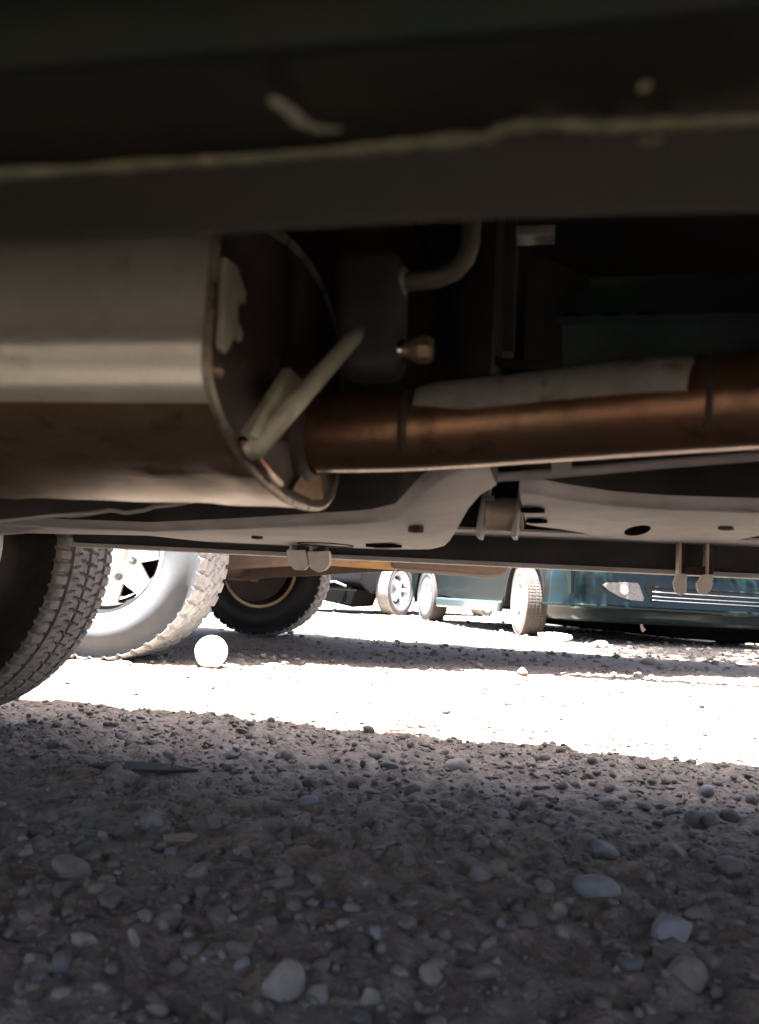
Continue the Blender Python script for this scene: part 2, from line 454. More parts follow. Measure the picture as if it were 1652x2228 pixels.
# ball in the sun
p = gz(457, 1455)
MB().lathe([(.053 * math.sin(t), .053 * math.cos(t)) for t in np.linspace(-math.pi / 2, math.pi / 2, 17)], ax='z', n=32).build('ball', m_white, None, 180)
ball = C.objects['ball']
for v in ball.data.vertices: v.co *= 1 + .02 * math.sin(v.co.x * 60 + 1) + .015 * math.sin(v.co.z * 75 + v.co.y * 50)
ball.location = (p.x, p.y, .053 + float(ground_h(p.x, p.y)) - .006); tag(ball, 'round white ball on the sunlit gravel beside the white-wheeled truck tyre', 'ball')
# wood splinter and flat dark strip
p = gz(390, 1838); s = .62 / FPX
sp = MB().prism([(-.016, -.004, 0), (.012, -.006, 0), (.018, .003, 0), (.006, .006, 0), (-.017, .003, 0)], (0, 0, .0035)).build('wood_splinter', m_wood, bevel=.0006)
sp.location = (p.x, p.y, float(ground_h(p.x, p.y)) + .008); sp.rotation_euler = (.45, -.05, .1); tag(sp, 'flat pale wood splinter lying among the pebbles at left', 'splinter')
p = gz(300, 1682)
sp = MB().prism([(-.07, -.004, 0), (-.02, -.011, 0), (.05, -.008, 0), (.085, 0, 0), (.04, .012, 0), (-.03, .013, 0)], (0, 0, .005)).build('flat_dark_strip', m_strip, bevel=.001)
sp.location = (p.x, p.y, float(ground_h(p.x, p.y)) + .006); sp.rotation_euler = (.25, 0, 0); tag(sp, 'long thin dark strip on the gravel near the left tyre', 'bark')


# ------------------------------------------------------------------ wheels (axis along local y, outer face at -y)
def tyre_mesh(R, rr, w, lugs, style, n_per=8):
    n = lugs * n_per
    hw = w / 2
    prof = []                                      # (y, r, tread?)
    for t in np.linspace(0, 1, 9):                 # inner bead to shoulder
        prof.append((-hw * (.80 + .20 * math.sin(math.pi * min(1, t * 1.15))), rr + (R * .945 - rr) * t, 0))
    for t in np.linspace(0, 1, 4)[1:]:
        prof.append((-hw * (.985 - .14 * t), R * (.945 + .045 * math.sin(t * math.pi / 2)), 1))
    for y in np.linspace(-.80, .80, 33):
        prof.append((y * hw, R * (1 - .012 * y * y), 2))
    full = prof + [(-y, r, k) for (y, r, k) in prof[:12][::-1]]
    m = len(full); V = []
    for a in range(n):
        ph = a / n_per; t = 2 * math.pi * a / n
        for (y, r, k) in full:
            yn = y / hw; d = 0; fr = ph % 1
            if k:
                if style == 'road':
                    ay = abs(yn)
                    if .50 < ay < .57 or ay < .045: d = .008
                    elif ay >= .57 and fr < .13: d = .008 if k > 1 else .004
                    elif .045 <= ay < .5 and ((ph * 1.0 + .9 * yn * (1 if ay < .27 else -1)) % 1) < .18: d = .006
                    if .25 < ay < .29: d = max(d, .005)
                elif style == 'mud':
                    ay = abs(yn); off = .5 if yn > 0 else 0
                    f2 = (ph + off + .25 * math.sin(yn * 9)) % 1
                    if ay > .62:
                        if (ph + off) % 1 < .14: d = .011 if k > 1 else .009
                    elif f2 < .14: d = .010
                    if .57 < ay < .62 and fr > .3 or (abs(yn - .18 * math.sin(ph * 6.283)) < .05): d = max(d, .009)
                else:
                    ay = abs(yn)
                    if any(abs(ay - q) < .035 for q in (.18, .5)) or abs(ay - .78) < .03: d = .006
                    elif fr < .14: d = .004
            V.append(((r - d) * math.cos(t), y, (r - d) * math.sin(t)))
    F1 = []; F2 = []
    for a in range(n):
        b = (a + 1) % n
        for j in range(m - 1):
            (F2 if full[j][2] and full[j + 1][2] else F1).append((a * m + j, a * m + j + 1, b * m + j + 1, b * m + j))
    return V, F1, F2


def tyre_obj(name, R, rr, w, lugs, style, mside, mtread, parent, M4=None):
    V, F1, F2 = tyre_mesh(R, rr, w, lugs, style)
    if M4 is not None: V = [tuple(M4 @ Vector(p)) for p in V]
    me = bpy.data.meshes.new(name); me.from_pydata(V, [], F1 + F2)
    me.materials.append(mside); me.materials.append(mtread)
    me.polygons.foreach_set('material_index', [0] * len(F1) + [1] * len(F2))
    bm = bmesh.new(); bm.from_mesh(me); bmesh.ops.recalc_face_normals(bm, faces=bm.faces); bm.to_mesh(me); bm.free()
    me.shade_smooth(); me.set_sharp_from_angle(angle=math.radians(38))
    o = bpy.data.objects.new(name, me); C.objects.link(o); o.parent = parent
    return o


def wheel(parent, loc, R, rr, w, lugs, style, mside, mtread, mrim, kind='plain', holes=8, turn=0, flip=False, spin=0, back=None):
    """A wheel part with tyre, rim and nuts as sub-parts; outer face towards -y (flip: towards +y)."""
    M4 = Matrix.Translation(loc) @ Matrix.Rotation(turn + (math.pi if flip else 0), 4, 'Z') @ Matrix.Rotation(spin, 4, 'Y')
    hw = w / 2
    # rim barrel is the part itself, the other pieces are its children
    mb = MB().lathe([(-hw * .80, rr + .008), (-hw * .84, rr + .002), (-hw * .78, rr - .012), (-hw * .55, rr - .02), (-hw * .2, rr - .05), (hw * .5, rr - .045), (hw * .76, rr - .012), (hw * .84, rr + .002), (hw * .80, rr + .008)], n=64)
    rim = mb.build('wheel', back or mrim, parent, 40, M4=M4)
    tyre_obj('tyre', R, rr, w, lugs, style, mside, mtread, rim, M4)
    if kind == 'steel':
        bm = bmesh.new(); yo = -hw * .42
        edges = []

        def loop(pts):
            v = [bm.verts.new((x, yo, z)) for x, z in pts]
            for q in range(len(v)): edges.append(bm.edges.new((v[q], v[(q + 1) % len(v)])))
        ro = rr - .016; ri = .066
        loop([(ro * math.cos(t), ro * math.sin(t)) for t in np.linspace(0, 2 * math.pi, 72, endpoint=False)])
        loop([(ri * math.cos(t), ri * math.sin(t)) for t in np.linspace(0, 2 * math.pi, 40, endpoint=False)])
        for k in range(holes):
            t = 2 * math.pi * k / holes
            pts = []
            for (rad, dt) in ((.118, .03), (.174, -.23), (.188, 0), (.178, .20)):
                pts.append((rad * math.cos(t + dt), rad * math.sin(t + dt)))
            loop(pts)
        bmesh.ops.triangle_fill(bm, use_beauty=True, use_dissolve=False, edges=edges)
        ex = bmesh.ops.extrude_face_region(bm, geom=list(bm.faces))
        bmesh.ops.translate(bm, verts=[g for g in ex['geom'] if isinstance(g, bmesh.types.BMVert)], vec=(0, .012, 0))
        bmesh.ops.recalc_face_normals(bm, faces=bm.faces); bm.transform(M4)
        me = bpy.data.meshes.new('wheel_disc'); bm.to_mesh(me); bm.free(); me.materials.append(mrim)
        o = bpy.data.objects.new('wheel_disc', me); C.objects.link(o); o.parent = rim
        MB().lathe([(-hw * .86, rr + .007), (-hw * .85, rr - .004), (-hw * .70, rr - .012), (-hw * .50, rr - .0135), (-hw * .40, rr - .017)], n=64).build('rim_lip', mrim, rim, 40, M4=M4)
        MB().lathe([(yo, .067), (yo - .03, .062), (yo - .05, .05), (yo - .055, .0)], n=32).build('hub_cap', mrim, rim, 40, M4=M4)
        for k in range(holes):
            t = 2 * math.pi * k / holes
            c = (.094 * math.cos(t), yo - .009, .094 * math.sin(t))
            MB().lathe([(.008, .012), (-.004, .012), (-.012, .009), (-.014, 0)], c, n=8).build('lug_nut', m_nut, rim, M4=M4)
        MB().lathe([(0, rr - .06), (0, .0)], n=32).build('brake_drum', m_hole, rim, M4=M4)
    elif kind == 'alloy':
        for k in range(5):
            t = 2 * math.pi * k / 5
            e = Vector((math.cos(t), 0, math.sin(t))); f = Vector((-math.sin(t), 0, math.cos(t))); yv = Vector((0, 1, 0))
            secs = []
            for q, (rad, wd, yy) in enumerate(((.03, .03, -hw * .45), (.1, .022, -hw * .6), (rr - .02, .03, -hw * .74))):
                c = e * rad + yv * yy; secs.append([c + f * wd, c + f * wd * .8 - yv * .012, c - f * wd * .8 - yv * .012, c - f * wd])
            MB().loft(secs).build('spoke', mrim, rim, M4=M4)
        MB().lathe([(-hw * .5, .055), (-hw * .62, .045), (-hw * .64, 0)], n=24).build('hub_cap', mrim, rim, 40, M4=M4)
        MB().lathe([(0, .13), (-.01, .13), (-.01, 0)], n=24).build('brake_disc', m_disc, rim, M4=M4)
    else:
        MB().lathe([(-hw * .25, rr - .03), (-hw * .35, .09), (-hw * .5, .06), (-hw * .55, 0)], n=32).build('wheel_disc', mrim, rim, 40, M4=M4)
        MB().lathe([(hw * .25, .115), (hw * .55, .11), (hw * .55, .0)], n=32).build('brake_drum', m_hole, rim, 40, M4=M4)
    return rim


# ------------------------------------------------------------------ the near car, seen from beneath
NC = frame(A, B, (0, 0, 0)) @ Matrix.Translation((.2, .45, 0))
near = empty('parked_car', NC, 'dark green car overhead, its exhaust, muffler and underside filling the upper half', 'car')
L0 = Matrix.Translation((-.2, -.45, 0))            # car coordinates (along, across, up) to the local frame


def nb(mb, name, mat, parent=near, **k): return mb.build(name, mat, parent, M4=L0, **k)


# body: sides with wheel arches, upper shell
def side_poly(v, arches, z0=.33):
    pts = [(-2.0, z0 + .05)]
    for c in arches:
        pts += [(c - .40, z0)] + [(x, z) for x, z in arc(c, .33, .40, 180, 0, 14) if z > z0] + [(c + .40, z0)]
    pts += [(2.35, z0 + .05), (2.35, .80), (2.2, .90), (1.1, 1.0), (-1.75, 1.0), (-2.0, .9)]
    return [Vector((x, v, z)) for x, z in pts]


body = nb(MB().prism([Vector((x, -.36, z)) for x, z in ((-1.98, .60), (-1.98, .92), (-1.75, 1.02), (-1.25, 1.45), (.45, 1.48), (1.1, 1.03), (2.15, .92), (2.33, .60))], (0, 1.62, 0)), 'body', m_paint, bevel=.05, seg=3)
for v in (-.40, 1.245): nb(MB().prism(side_poly(v, (-1.12, 1.5), .58 if v < 0 else .33), (0, .055, 0)), 'side_panel', m_paint, bevel=.008)
for u in (-2.05, 2.28): nb(MB().box((u + .03, .45, .5), (.16, 1.7, .36)), 'bumper', m_paint, bevel=.04, seg=3)
for v in (-.375, 1.275):
    nb(MB().prism([Vector((x, v - .03, z)) for x, z in ((-1.5, 1.04), (-1.15, 1.38), (.35, 1.40), (.9, 1.05))], (0, .06, 0)), 'side_window', m_glass)
nb(MB().box((.15, .45, .585), (4.1, 1.56, .03)), 'floor_pan', m_dark)

# side member over the camera
prof = [(.222, .57), (.213, .385), (.208, .371), (.200, .369), (.171, .3695), (.168, .3685), (.150, .3700), (.1370, .3715), (.1345, .3695), (.1325, .3700), (.1315, .3725), (.128, .378), (.122, .380), (.10, .381), (.06, .386), (.02, .40), (.01, .57)]
rail = nb(MB().loft([[Vector((u, v, z + .0006 * math.sin(u * 31 + v * 40))) for v, z in prof] for u in np.linspace(-2, 2.3, 120)]), 'side_member', m_under, smooth=50)
rail.data.materials.append(m_paint2)
for pg in rail.data.polygons:
    if pg.index < 119 * len(prof) and 8 <= pg.index % len(prof) <= 14: pg.material_index = 1
path = [hz(x, y, .3678) for x, y in ((-120, 386), (0, 378), (200, 366), (400, 352), (550, 343), (700, 331), (800, 322), (900, 312), (1000, 303), (1060, 299), (1078, 291), (1090, 281), (1150, 273), (1220, 271), (1300, 276), (1400, 273), (1500, 269), (1652, 259), (1800, 250))]
pp = []
for q in range(len(path) - 1):
    for t in (0, .33, .66): pp.append(path[q].lerp(path[q + 1], t))
nb(MB().tube(pp, [.0009 + .0008 * random.random() for _ in pp], 8), 'seam_bead', m_bead, rail, smooth=180)
for pts in (((585, 212), (600, 208), (640, 228), (668, 252), (690, 262), (676, 274), (640, 262), (622, 240)), ((690, 262), (745, 268), (742, 276), (706, 278), (735, 292), (690, 284), (676, 270)),
            ((1072, 100), (1092, 82), (1110, 84), (1090, 106)), ((1390, 187), (1400, 180), (1417, 178), (1404, 188)), ((1385, 296), (1440, 290), (1442, 297), (1392, 303))):
    q = [hz(x, y, .3699 if y > 150 else .3775) for x, y in pts]
    nb(MB().prism([v + Vector((0, 0, -.0012)) for v in q], (0, 0, .004)), 'paint_chip', m_chip, rail)

# muffler
RIM = [(.358, .440), (.357, .420), (.357, .398), (.357, .383), (.361, .369), (.375, .357), (.395, .347), (.421, .338), (.453, .331), (.494, .326), (.535, .326), (.577, .330), (.606, .342), (.620, .360), (.624, .390), (.618, .43), (.600, .465), (.565, .485), (.52, .493), (.47, .490), (.42, .478), (.38, .462), (.364, .452)]


def smooth_loop(pts, n=4):
    out = []; m = len(pts)
    for i in range(m):
        p0, p1, p2, p3 = (Vector(pts[(i + k) % m]) for k in (-1, 0, 1, 2))
        for j in range(n):
            t = j / n
            out.append(.5 * ((2 * p1) + (p2 - p0) * t + (2 * p0 - 5 * p1 + 4 * p2 - p3) * t * t + (3 * p1 - p0 - 3 * p2 + p3) * t ** 3))
    return out


RS = smooth_loop(RIM)
cen = Vector((.49, .405))


def ring(u, d): return [Vector((u, *(p - (p - cen).normalized() * d))) for p in RS]


def shell_ring(u):                                  # body of the muffler with its pressed bands on the near side
    out = []
    for p in RS:
        d = .003
        if p.x < .40:
            z = p.y
            d += -.0022 * math.exp(-((z - .388) / .006) ** 2) - .0014 * math.exp(-((z - .366) / .0025) ** 2) + .0014 * math.exp(-((z - .374) / .004) ** 2)
        d += .0007 * math.sin(u * 60 + p.x * 30) * (1 if p.y < .34 else .2)
        out.append(Vector((u, *(p - (p - cen).normalized() * d))))
    return out


us = list(np.linspace(-.80, -.1665, 60))
idx = [k for k in range(len(RS)) if True]
muf = nb(MB().loft([shell_ring(u) for u in us], True, True), 'muffler', m_alu, smooth=40)
# lower, heat-stained wrap: from the near shoulder round the bottom
low = [k for k, p in enumerate(RS) if p.y < .3625 and p.x < .62]
secs = []
for u in np.linspace(-.80, -.1675, 50):
    r = shell_ring(u); outer = []; inner = []
    for k in low:
        c3 = Vector((u, cen.x, cen.y)); dn = (r[k] - c3).normalized()
        bump = .0006 + (.0012 * max(0, math.sin(u * 70 + 2 * math.sin(u * 31))) if RS[k].y < .334 else 0)
        outer.append(r[k] + dn * bump); inner.append(r[k] - dn * .0015)
    secs.append(outer + inner[::-1])
nb(MB().loft(secs), 'lower_wrap', m_alubrown, muf, smooth=40)
# rolled end seam
mb = MB(); prof = [(-.1672, .0045), (-.1672, -.0002), (-.1660, -.0014), (-.1638, -.001), (-.1625, .002), (-.165, .006)]
secs = [[Vector((u, *(p - (p - cen).normalized() * d))) for (u, d) in prof] for p in RS]
secs.append(secs[0]); mb.loft(secs, True, False)
nb(mb, 'end_seam', m_seam, muf, smooth=50)
e1 = ring(-.1645, .005); e2 = ring(-.1663, .010); e3 = ring(-.1663, .03); e4 = ring(-.1655, .045)
mb = MB().loft([e1, e2, e3, e4], True, False)
n0 = len(mb.v); mb.add([Vector((-.1650, .5, .40))] + e4, [(0, 1 + k, 1 + (k + 1) % len(e4)) for k in range(len(e4))])
nb(mb, 'end_plate', m_rustdark, muf, smooth=60)
# torn foil tab on the end, near side
tab = [(.359, .431), (.361, .386), (.367, .384), (.374, .392), (.378, .398), (.386, .396), (.388, .402), (.380, .406), (.379, .416), (.387, .417), (.388, .424), (.380, .428), (.374, .433)]
nb(MB().prism([Vector((-.1625, v, z)) for v, z in tab], (.004, 0, 0)), 'foil_tab', m_rod, muf, bevel=.001)
nb(MB().lathe([(0, .0045), (.004, .0035), (.006, 0)], (-.167, .372, .377), 'x', 12), 'weld_blob', m_brass, muf, smooth=180)
nb(MB().tube([(-.16, .40, .347), (-.158, .43, .338), (-.158, .46, .333)], .003, 8), 'seal_strip', m_pipe, muf, smooth=180)
# pale patch plate at the bottom of the end plate
nb(MB().prism([Vector((-.1645, v, z)) for v, z in ((.50, .334), (.545, .333), (.575, .337), (.565, .352), (.53, .356))], (.002, 0, 0)), 'patch_plate', m_alubrown, muf)

# exhaust pipe
pth = [(-.19, .532, .378), (-.10, .527, .380), (0, .510, .3855), (.12, .472, .3895), (.3, .43, .396), (.55, .40, .40), (.9, .39, .42), (1.3, .39, .44)]
pl = [Vector(p) for p in pth]; fine = []
for q in range(len(pl) - 1):
    p0, p1, p2, p3 = pl[max(q - 1, 0)], pl[q], pl[q + 1], pl[min(q + 2, len(pl) - 1)]
    for j in range(8):
        t = j / 8; fine.append(.5 * ((2 * p1) + (p2 - p0) * t + (2 * p0 - 5 * p1 + 4 * p2 - p3) * t * t + (3 * p1 - p0 - 3 * p2 + p3) * t ** 3))
fine.append(pl[-1])
pipe = nb(MB().tube(fine, .0275, 40), 'exhaust_pipe', m_pipe, smooth=60)


def on_pipe(u, ang, r):                             # ang 0 = towards the camera side, 90 = up
    for q in range(len(fine) - 1):
        if fine[q].x <= u <= fine[q + 1].x:
            t = (u - fine[q].x) / (fine[q + 1].x - fine[q].x); c = fine[q].lerp(fine[q + 1], t)
            a = math.radians(ang); return c + Vector((0, -math.cos(a) * r, math.sin(a) * r))
    return fine[-1]


def sleeve(u0, u1, lo, hi, r):
    secs = []
    for u in np.linspace(u0, u1, 22):
        e = min((u - u0) / .012, (u1 - u) / .012, 1); e = max(.25, e)
        l = lo(u) if callable(lo) else lo; hh = [l + (hi - l) * k / 12 for k in range(13)]
        secs.append([on_pipe(u, a, .0275 + (r - .0275) * e) for a in hh] + [on_pipe(u, a, .0262) for a in hh[::-1]])
    return MB().loft(secs)


nb(sleeve(-.086, .079, lambda u: 5 + 4 * math.sin((u + .086) * 20) - 40 * max(0, (u - .04)) + 60 * max(0, -.05 - u) * 8, 130, .0305), 'reinforcing_sleeve', m_sleeve, pipe, smooth=40)
for u in (-.092, .085):
    nb(MB().loft([[on_pipe(u + du, a, r) for a in np.linspace(-40, 215, 40)] for du, r in ((-.004, .0268), (-.002, .0288), (.0015, .0290), (.004, .0268))], False, False), 'weld_bead', m_rustdark, pipe, smooth=180)
nb(MB().lathe([(-.012, .030), (-.009, .036), (.0, .037), (.004, .0345), (.008, .029)], (-.166, .531, .378), 'x', 32), 'weld_collar', m_rustdark, pipe, smooth=60)

# exhaust hanger: welded rods, rubber block, hook, pin
VR = .47
blk = [hv(x, y, VR) for x, y in ((735, 556), (880, 551), (877, 818), (737, 824))]
rub = nb(MB().prism([p + Vector((0, -.014, 0)) for p in blk], (0, .036, 0)), 'rubber_hanger', m_rubber, bevel=.0095, seg=5, smooth=60)
nb(MB().tube([hv(x, y, VR - .004) for x, y in ((830, 612), (900, 612), (950, 606), (990, 590), (1014, 562), (1024, 530), (1026, 480), (1028, 380))], .0058, 14), 'hanger_hook', m_hook, rub, smooth=180)
p0 = hv(868, 762, VR - .004)
nb(MB().tube([p0 + Vector((d, 0, 0)) for d in (-.02, .004, .0065, .0095, .013, .0185, .021)], [.0045, .0045, .0052, .0072, .0088, .0088, .0065], 8), 'hanger_pin', m_brass, rub)
nb(MB().tube([p0 + Vector((d, 0, 0)) for d in (-.002, .003)], .0065, 14), 'pin_washer', m_chrome, rub, smooth=40)
nb(MB().tube([hv(x, y, VR - .002) for x, y in ((874, 612), (884, 612))], .0085, 14), 'hook_collar', m_rod, rub, smooth=40)
ra, rb_ = hv(760, 745, .452), hu(548, 985, -.150)
nb(MB().tube([ra + (ra - rb_) * .12, ra, ra.lerp(rb_, .5), rb_], [.0050, .0053, .0055, .0055], 14), 'hanger_rod', m_rod, smooth=180)
q = [hu(x, y, -.152) for x, y in ((612, 800), (650, 838), (560, 968), (520, 945))]
ax = (hu(700, 800, -.15) - hu(560, 1000, -.15)).normalized()
nb(MB().prism(q, (.006, 0, 0)), 'hanger_plate', m_rod, bevel=.0015)

# floor above the pipe: tunnel walls, green step panel, crossmembers
gp = nb(MB().loft([[Vector((u, .74, .585)), Vector((u, .735, .555 + .004 * math.sin(u * 40))), Vector((u, .705, .528)), Vector((u, .700, .520)), Vector((u, .712, .516)), Vector((u, .715 + .003 * math.sin(u * 55), .455)), Vector((u, .705, .448)), Vector((u, .71, .44)), Vector((u, .78, .44)), Vector((u, .78, .585))] for u in np.linspace(-.02, .19, 40)]), 'floor_step_panel', m_greenpan, smooth=45)
for x in (1175, 1250, 1330, 1405):
    p = hv(x, 602, .703); nb(MB().box((p.x, .702, .5215), (.016, .004, .003)), 'slot', m_void, gp)
nb(MB().box((-.36, .80, .50), (.60, .04, .17)), 'crossmember', m_grimedark, bevel=.006)
nb(MB().loft([[Vector((u, v, z)) for v, z in ((.60, .585), (.62, .50), (.64, .47), (.66, .47), (.68, .585))] for u in np.linspace(-.80, -.03, 20)]), 'heat_shield', m_rustdark, smooth=50)
nb(MB().box((hv(1165, 512, .62).x, .62, hv(1165, 512, .62).z), (.03, .02, .008)), 'label_plate', m_sleeve, bevel=.001)
# brake line under the pipe
bl = nb(MB().tube([hv(x, y, .66) for x, y in ((1000, 1040), (1040, 1036), (1062, 1042), (1090, 1037), (1180, 1032), (1300, 1022), (1450, 1008), (1652, 992), (1900, 970))], .0042, 8), 'brake_line', m_grime, smooth=180)
p = hv(1222, 1016, .655); nb(MB().box((p.x, .655, p.z), (.016, .003, .012)), 'clip', m_grime, bl)


# flat pressed undersides: near and far edges traced in plan, soft edges
def underpan(name, z, near_px, far_px, u_extra, zfun, mat, top=.585, rn=.014, parent=near):
    N = [hz(x, y, z) for x, y in near_px]; Fp = [hz(x, y, z) for x, y in far_px]
    N = sorted((p.x, p.y) for p in N); Fp = sorted((p.x, p.y) for p in Fp)
    u0 = max(N[0][0], Fp[0][0]); u1 = min(N[-1][0], Fp[-1][0])
    secs = []
    for u in np.linspace(u0, u1, 60):
        a = interp(u, N); b = max(interp(u, Fp), a + .05); zb = zfun(u)
        r = min(rn, (b - a) * .45)
        s = [Vector((u, a - .0, top)), Vector((u, a, zb + r * .9))]
        s += [Vector((u, a + r * (1 - math.cos(t)), zb + r * .9 * (1 - math.sin(t)))) for t in np.linspace(.2, math.pi / 2, 7)]
        s += [Vector((u, a + (b - a) * t, zb - .001 * math.sin(math.pi * t))) for t in (.4, .6, .8)]
        s += [Vector((u, b - .008, zb)), Vector((u, b, zb + .01)), Vector((u, b, top))]
        secs.append(s)
    o = nb(MB().loft(secs), name, mat, smooth=50)
    o.data.materials.append(m_dark); ns = len(secs[0])  # walls and ends coloured dark, standing in for their shade
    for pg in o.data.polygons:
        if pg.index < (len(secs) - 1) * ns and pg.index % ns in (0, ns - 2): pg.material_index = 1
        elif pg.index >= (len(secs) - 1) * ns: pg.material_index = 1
    return o


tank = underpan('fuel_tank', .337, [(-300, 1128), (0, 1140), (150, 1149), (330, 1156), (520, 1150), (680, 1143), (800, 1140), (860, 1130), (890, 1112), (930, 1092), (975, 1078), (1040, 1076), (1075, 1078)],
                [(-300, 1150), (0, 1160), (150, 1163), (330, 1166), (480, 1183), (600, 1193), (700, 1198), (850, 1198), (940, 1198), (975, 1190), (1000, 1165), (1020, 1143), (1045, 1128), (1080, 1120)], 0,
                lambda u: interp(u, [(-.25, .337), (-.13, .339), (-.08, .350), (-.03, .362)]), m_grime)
p = hz(720, 1186, .337)
nb(MB().lathe([(0, .042), (.003, .038), (.004, 0)], (p.x, p.y - .03, .3345), 'z', 28), 'dent_shade', m_tyre, tank, smooth=60)  # dark disc, its colour standing in for a dent's shading
p = hz(835, 1183, .337); nb(MB().box((p.x, p.y, .334), (.022, .05, .004), Matrix.Rotation(.9, 3, 'Z')), 'drain_slot', m_void, tank)
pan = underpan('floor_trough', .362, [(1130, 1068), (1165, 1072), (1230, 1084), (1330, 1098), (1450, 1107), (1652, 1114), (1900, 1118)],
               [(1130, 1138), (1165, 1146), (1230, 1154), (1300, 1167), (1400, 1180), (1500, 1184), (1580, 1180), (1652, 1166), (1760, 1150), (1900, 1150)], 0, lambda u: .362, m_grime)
p = hz(1388, 1153, .362); nb(MB().prism([(p.x + .012 * math.cos(t) * (1.2 if math.cos(t) < 0 else 1), p.y + .07 * math.sin(t), .3605) for t in np.linspace(0, 6.1, 20)], (0, 0, .006)), 'drain_hole', m_void, pan)  # black plate painting the shade inside a hole
for x, y in ((1160, 1103), (1168, 1127)):
    p = hz(x, y, .362); nb(MB().box((p.x, p.y, .3585), (.02, .012, .004), Matrix.Rotation(-.5, 3, 'Z')), 'slot', m_void, pan)
# coupling with two flanges between tank and trough
ca, cb = hv(1058, 1120, .86), hv(1138, 1116, .86)
cpl = nb(MB().tube([ca, ca.lerp(cb, .2), ca.lerp(cb, .5), ca.lerp(cb, .8), cb], [.018, .0165, .0185, .0165, .018], 18), 'bush_coupling', m_bush, smooth=60)
for x0, x1 in ((1046, 1066), (1122, 1142)):
    q0, q1 = hv(x0, 1118, .86), hv(x1, 1118, .86)
    nb(MB().box(((q0.x + q1.x) / 2, .86, q0.z + .016), (.006, .05, .085), Matrix.Rotation(.12, 3, 'Y')), 'flange', m_grime, cpl, bevel=.002)
    nb(MB().box(((q0.x + q1.x) / 2 + .004, .84, q0.z + .014), (.014, .012, .006)), 'flange_lip', m_grime, cpl, bevel=.001)
for x in (880, 1000):
    q = hv(x, 1085, .80); nb(MB().box((q.x, .80, q.z + .07), (.012, .03, .14)), 'bracket_leg', m_grimedark, bevel=.003)
q0, q1 = hv(885, 1094, .80), hv(995, 1082, .80)
nb(MB().tube([q0, q0.lerp(q1, .5) + Vector((0, 0, .002)), q1], .004, 8), 'bracket_lip', m_grime, smooth=180)
# ragged flange left of the tank, below the muffler
fl = [hv(x, y, .74) for x, y in ((-300, 1155), (0, 1135), (120, 1122), (190, 1118), (240, 1110), (275, 1116), (315, 1110), (335, 1102), (380, 1098), (430, 1088))]
nb(MB().loft([[p, p + Vector((0, .01, 0)), p + Vector((0, .03, .09)), p + Vector((0, .02, .09))] for p in fl]), 'ragged_flange', m_grimedark, smooth=30)
nb(MB().tube(fl, .0022, 6), 'ragged_edge', m_grime, smooth=180)

for x, y, z in ((560, 1166, .337), (905, 1150, .337), (1580, 1145, .362)):
    p = hz(x, y, z); nb(MB().lathe([(.004, .008), (-.003, .008), (-.004, 0)], (p.x, p.y, z - .001), 'z', 6), 'bolt', m_grimedark, tank if x < 1000 else pan)
nb(MB().tube([hv(x, y, .56) for x, y in ((900, 470), (930, 560), (960, 660), (1000, 740), (1090, 790), (1200, 800))], .0035, 8), 'wire', m_black, smooth=180)
# far sill with its flange and jack brackets
sill = nb(MB().loft([[Vector((u, v, z)) for v, z in ((1.13, .585), (1.13, .372), (1.135, .369), (1.20, .3685), (1.215, .372), (1.222, .365), (1.226, .334), (1.232, .327), (1.236, .321), (1.243, .321), (1.247, .327), (1.27, .343), (1.275, .585))] for u in np.linspace(-.78, 1.15, 60)]), 'far_sill', m_grimedark, smooth=35)
nb(MB().loft([[Vector((u, v, z)) for v, z in ((1.10, .3665), (1.10, .3630), (1.205, .3625), (1.205, .366))] for u in np.linspace(-.78, 1.15, 40)]), 'sill_ledge', m_grime, sill)
nb(MB().loft([[Vector((u, v, z)) for v, z in ((1.222, .3265), (1.224, .3200), (1.250, .3195), (1.252, .3255))] for u in np.linspace(-.78, 1.15, 40)]), 'sill_flange', m_grime, sill, bevel=.001)
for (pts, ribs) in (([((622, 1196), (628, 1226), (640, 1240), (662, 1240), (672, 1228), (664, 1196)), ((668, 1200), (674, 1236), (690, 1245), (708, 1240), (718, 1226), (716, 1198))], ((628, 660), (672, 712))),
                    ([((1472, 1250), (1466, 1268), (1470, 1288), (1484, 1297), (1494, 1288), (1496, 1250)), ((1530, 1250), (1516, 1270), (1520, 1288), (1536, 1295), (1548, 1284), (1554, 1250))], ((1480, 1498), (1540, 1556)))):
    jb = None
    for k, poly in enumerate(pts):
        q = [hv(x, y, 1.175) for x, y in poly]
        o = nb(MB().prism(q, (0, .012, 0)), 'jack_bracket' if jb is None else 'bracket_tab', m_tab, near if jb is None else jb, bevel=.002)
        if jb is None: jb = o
    for x0, x1 in ribs:
        a_, b_ = hv(x0, 1250, 1.175), hv(x1, 1250, 1.175)
        nb(MB().box(((a_.x + b_.x) / 2, 1.20, .345), (.012, .022, .05)), 'bracket_rib', m_rustdark, jb, bevel=.002)
        nb(MB().box((a_.x, 1.19, .345), (.003, .03, .05)), 'bracket_edge', m_bush, jb)
    nb(MB().box(((hv(ribs[0][1], 1250, 1.175).x + hv(ribs[1][0], 1250, 1.175).x) / 2, 1.19, .325), (.03, .010, .012)), 'bracket_web', m_rustdark, jb)

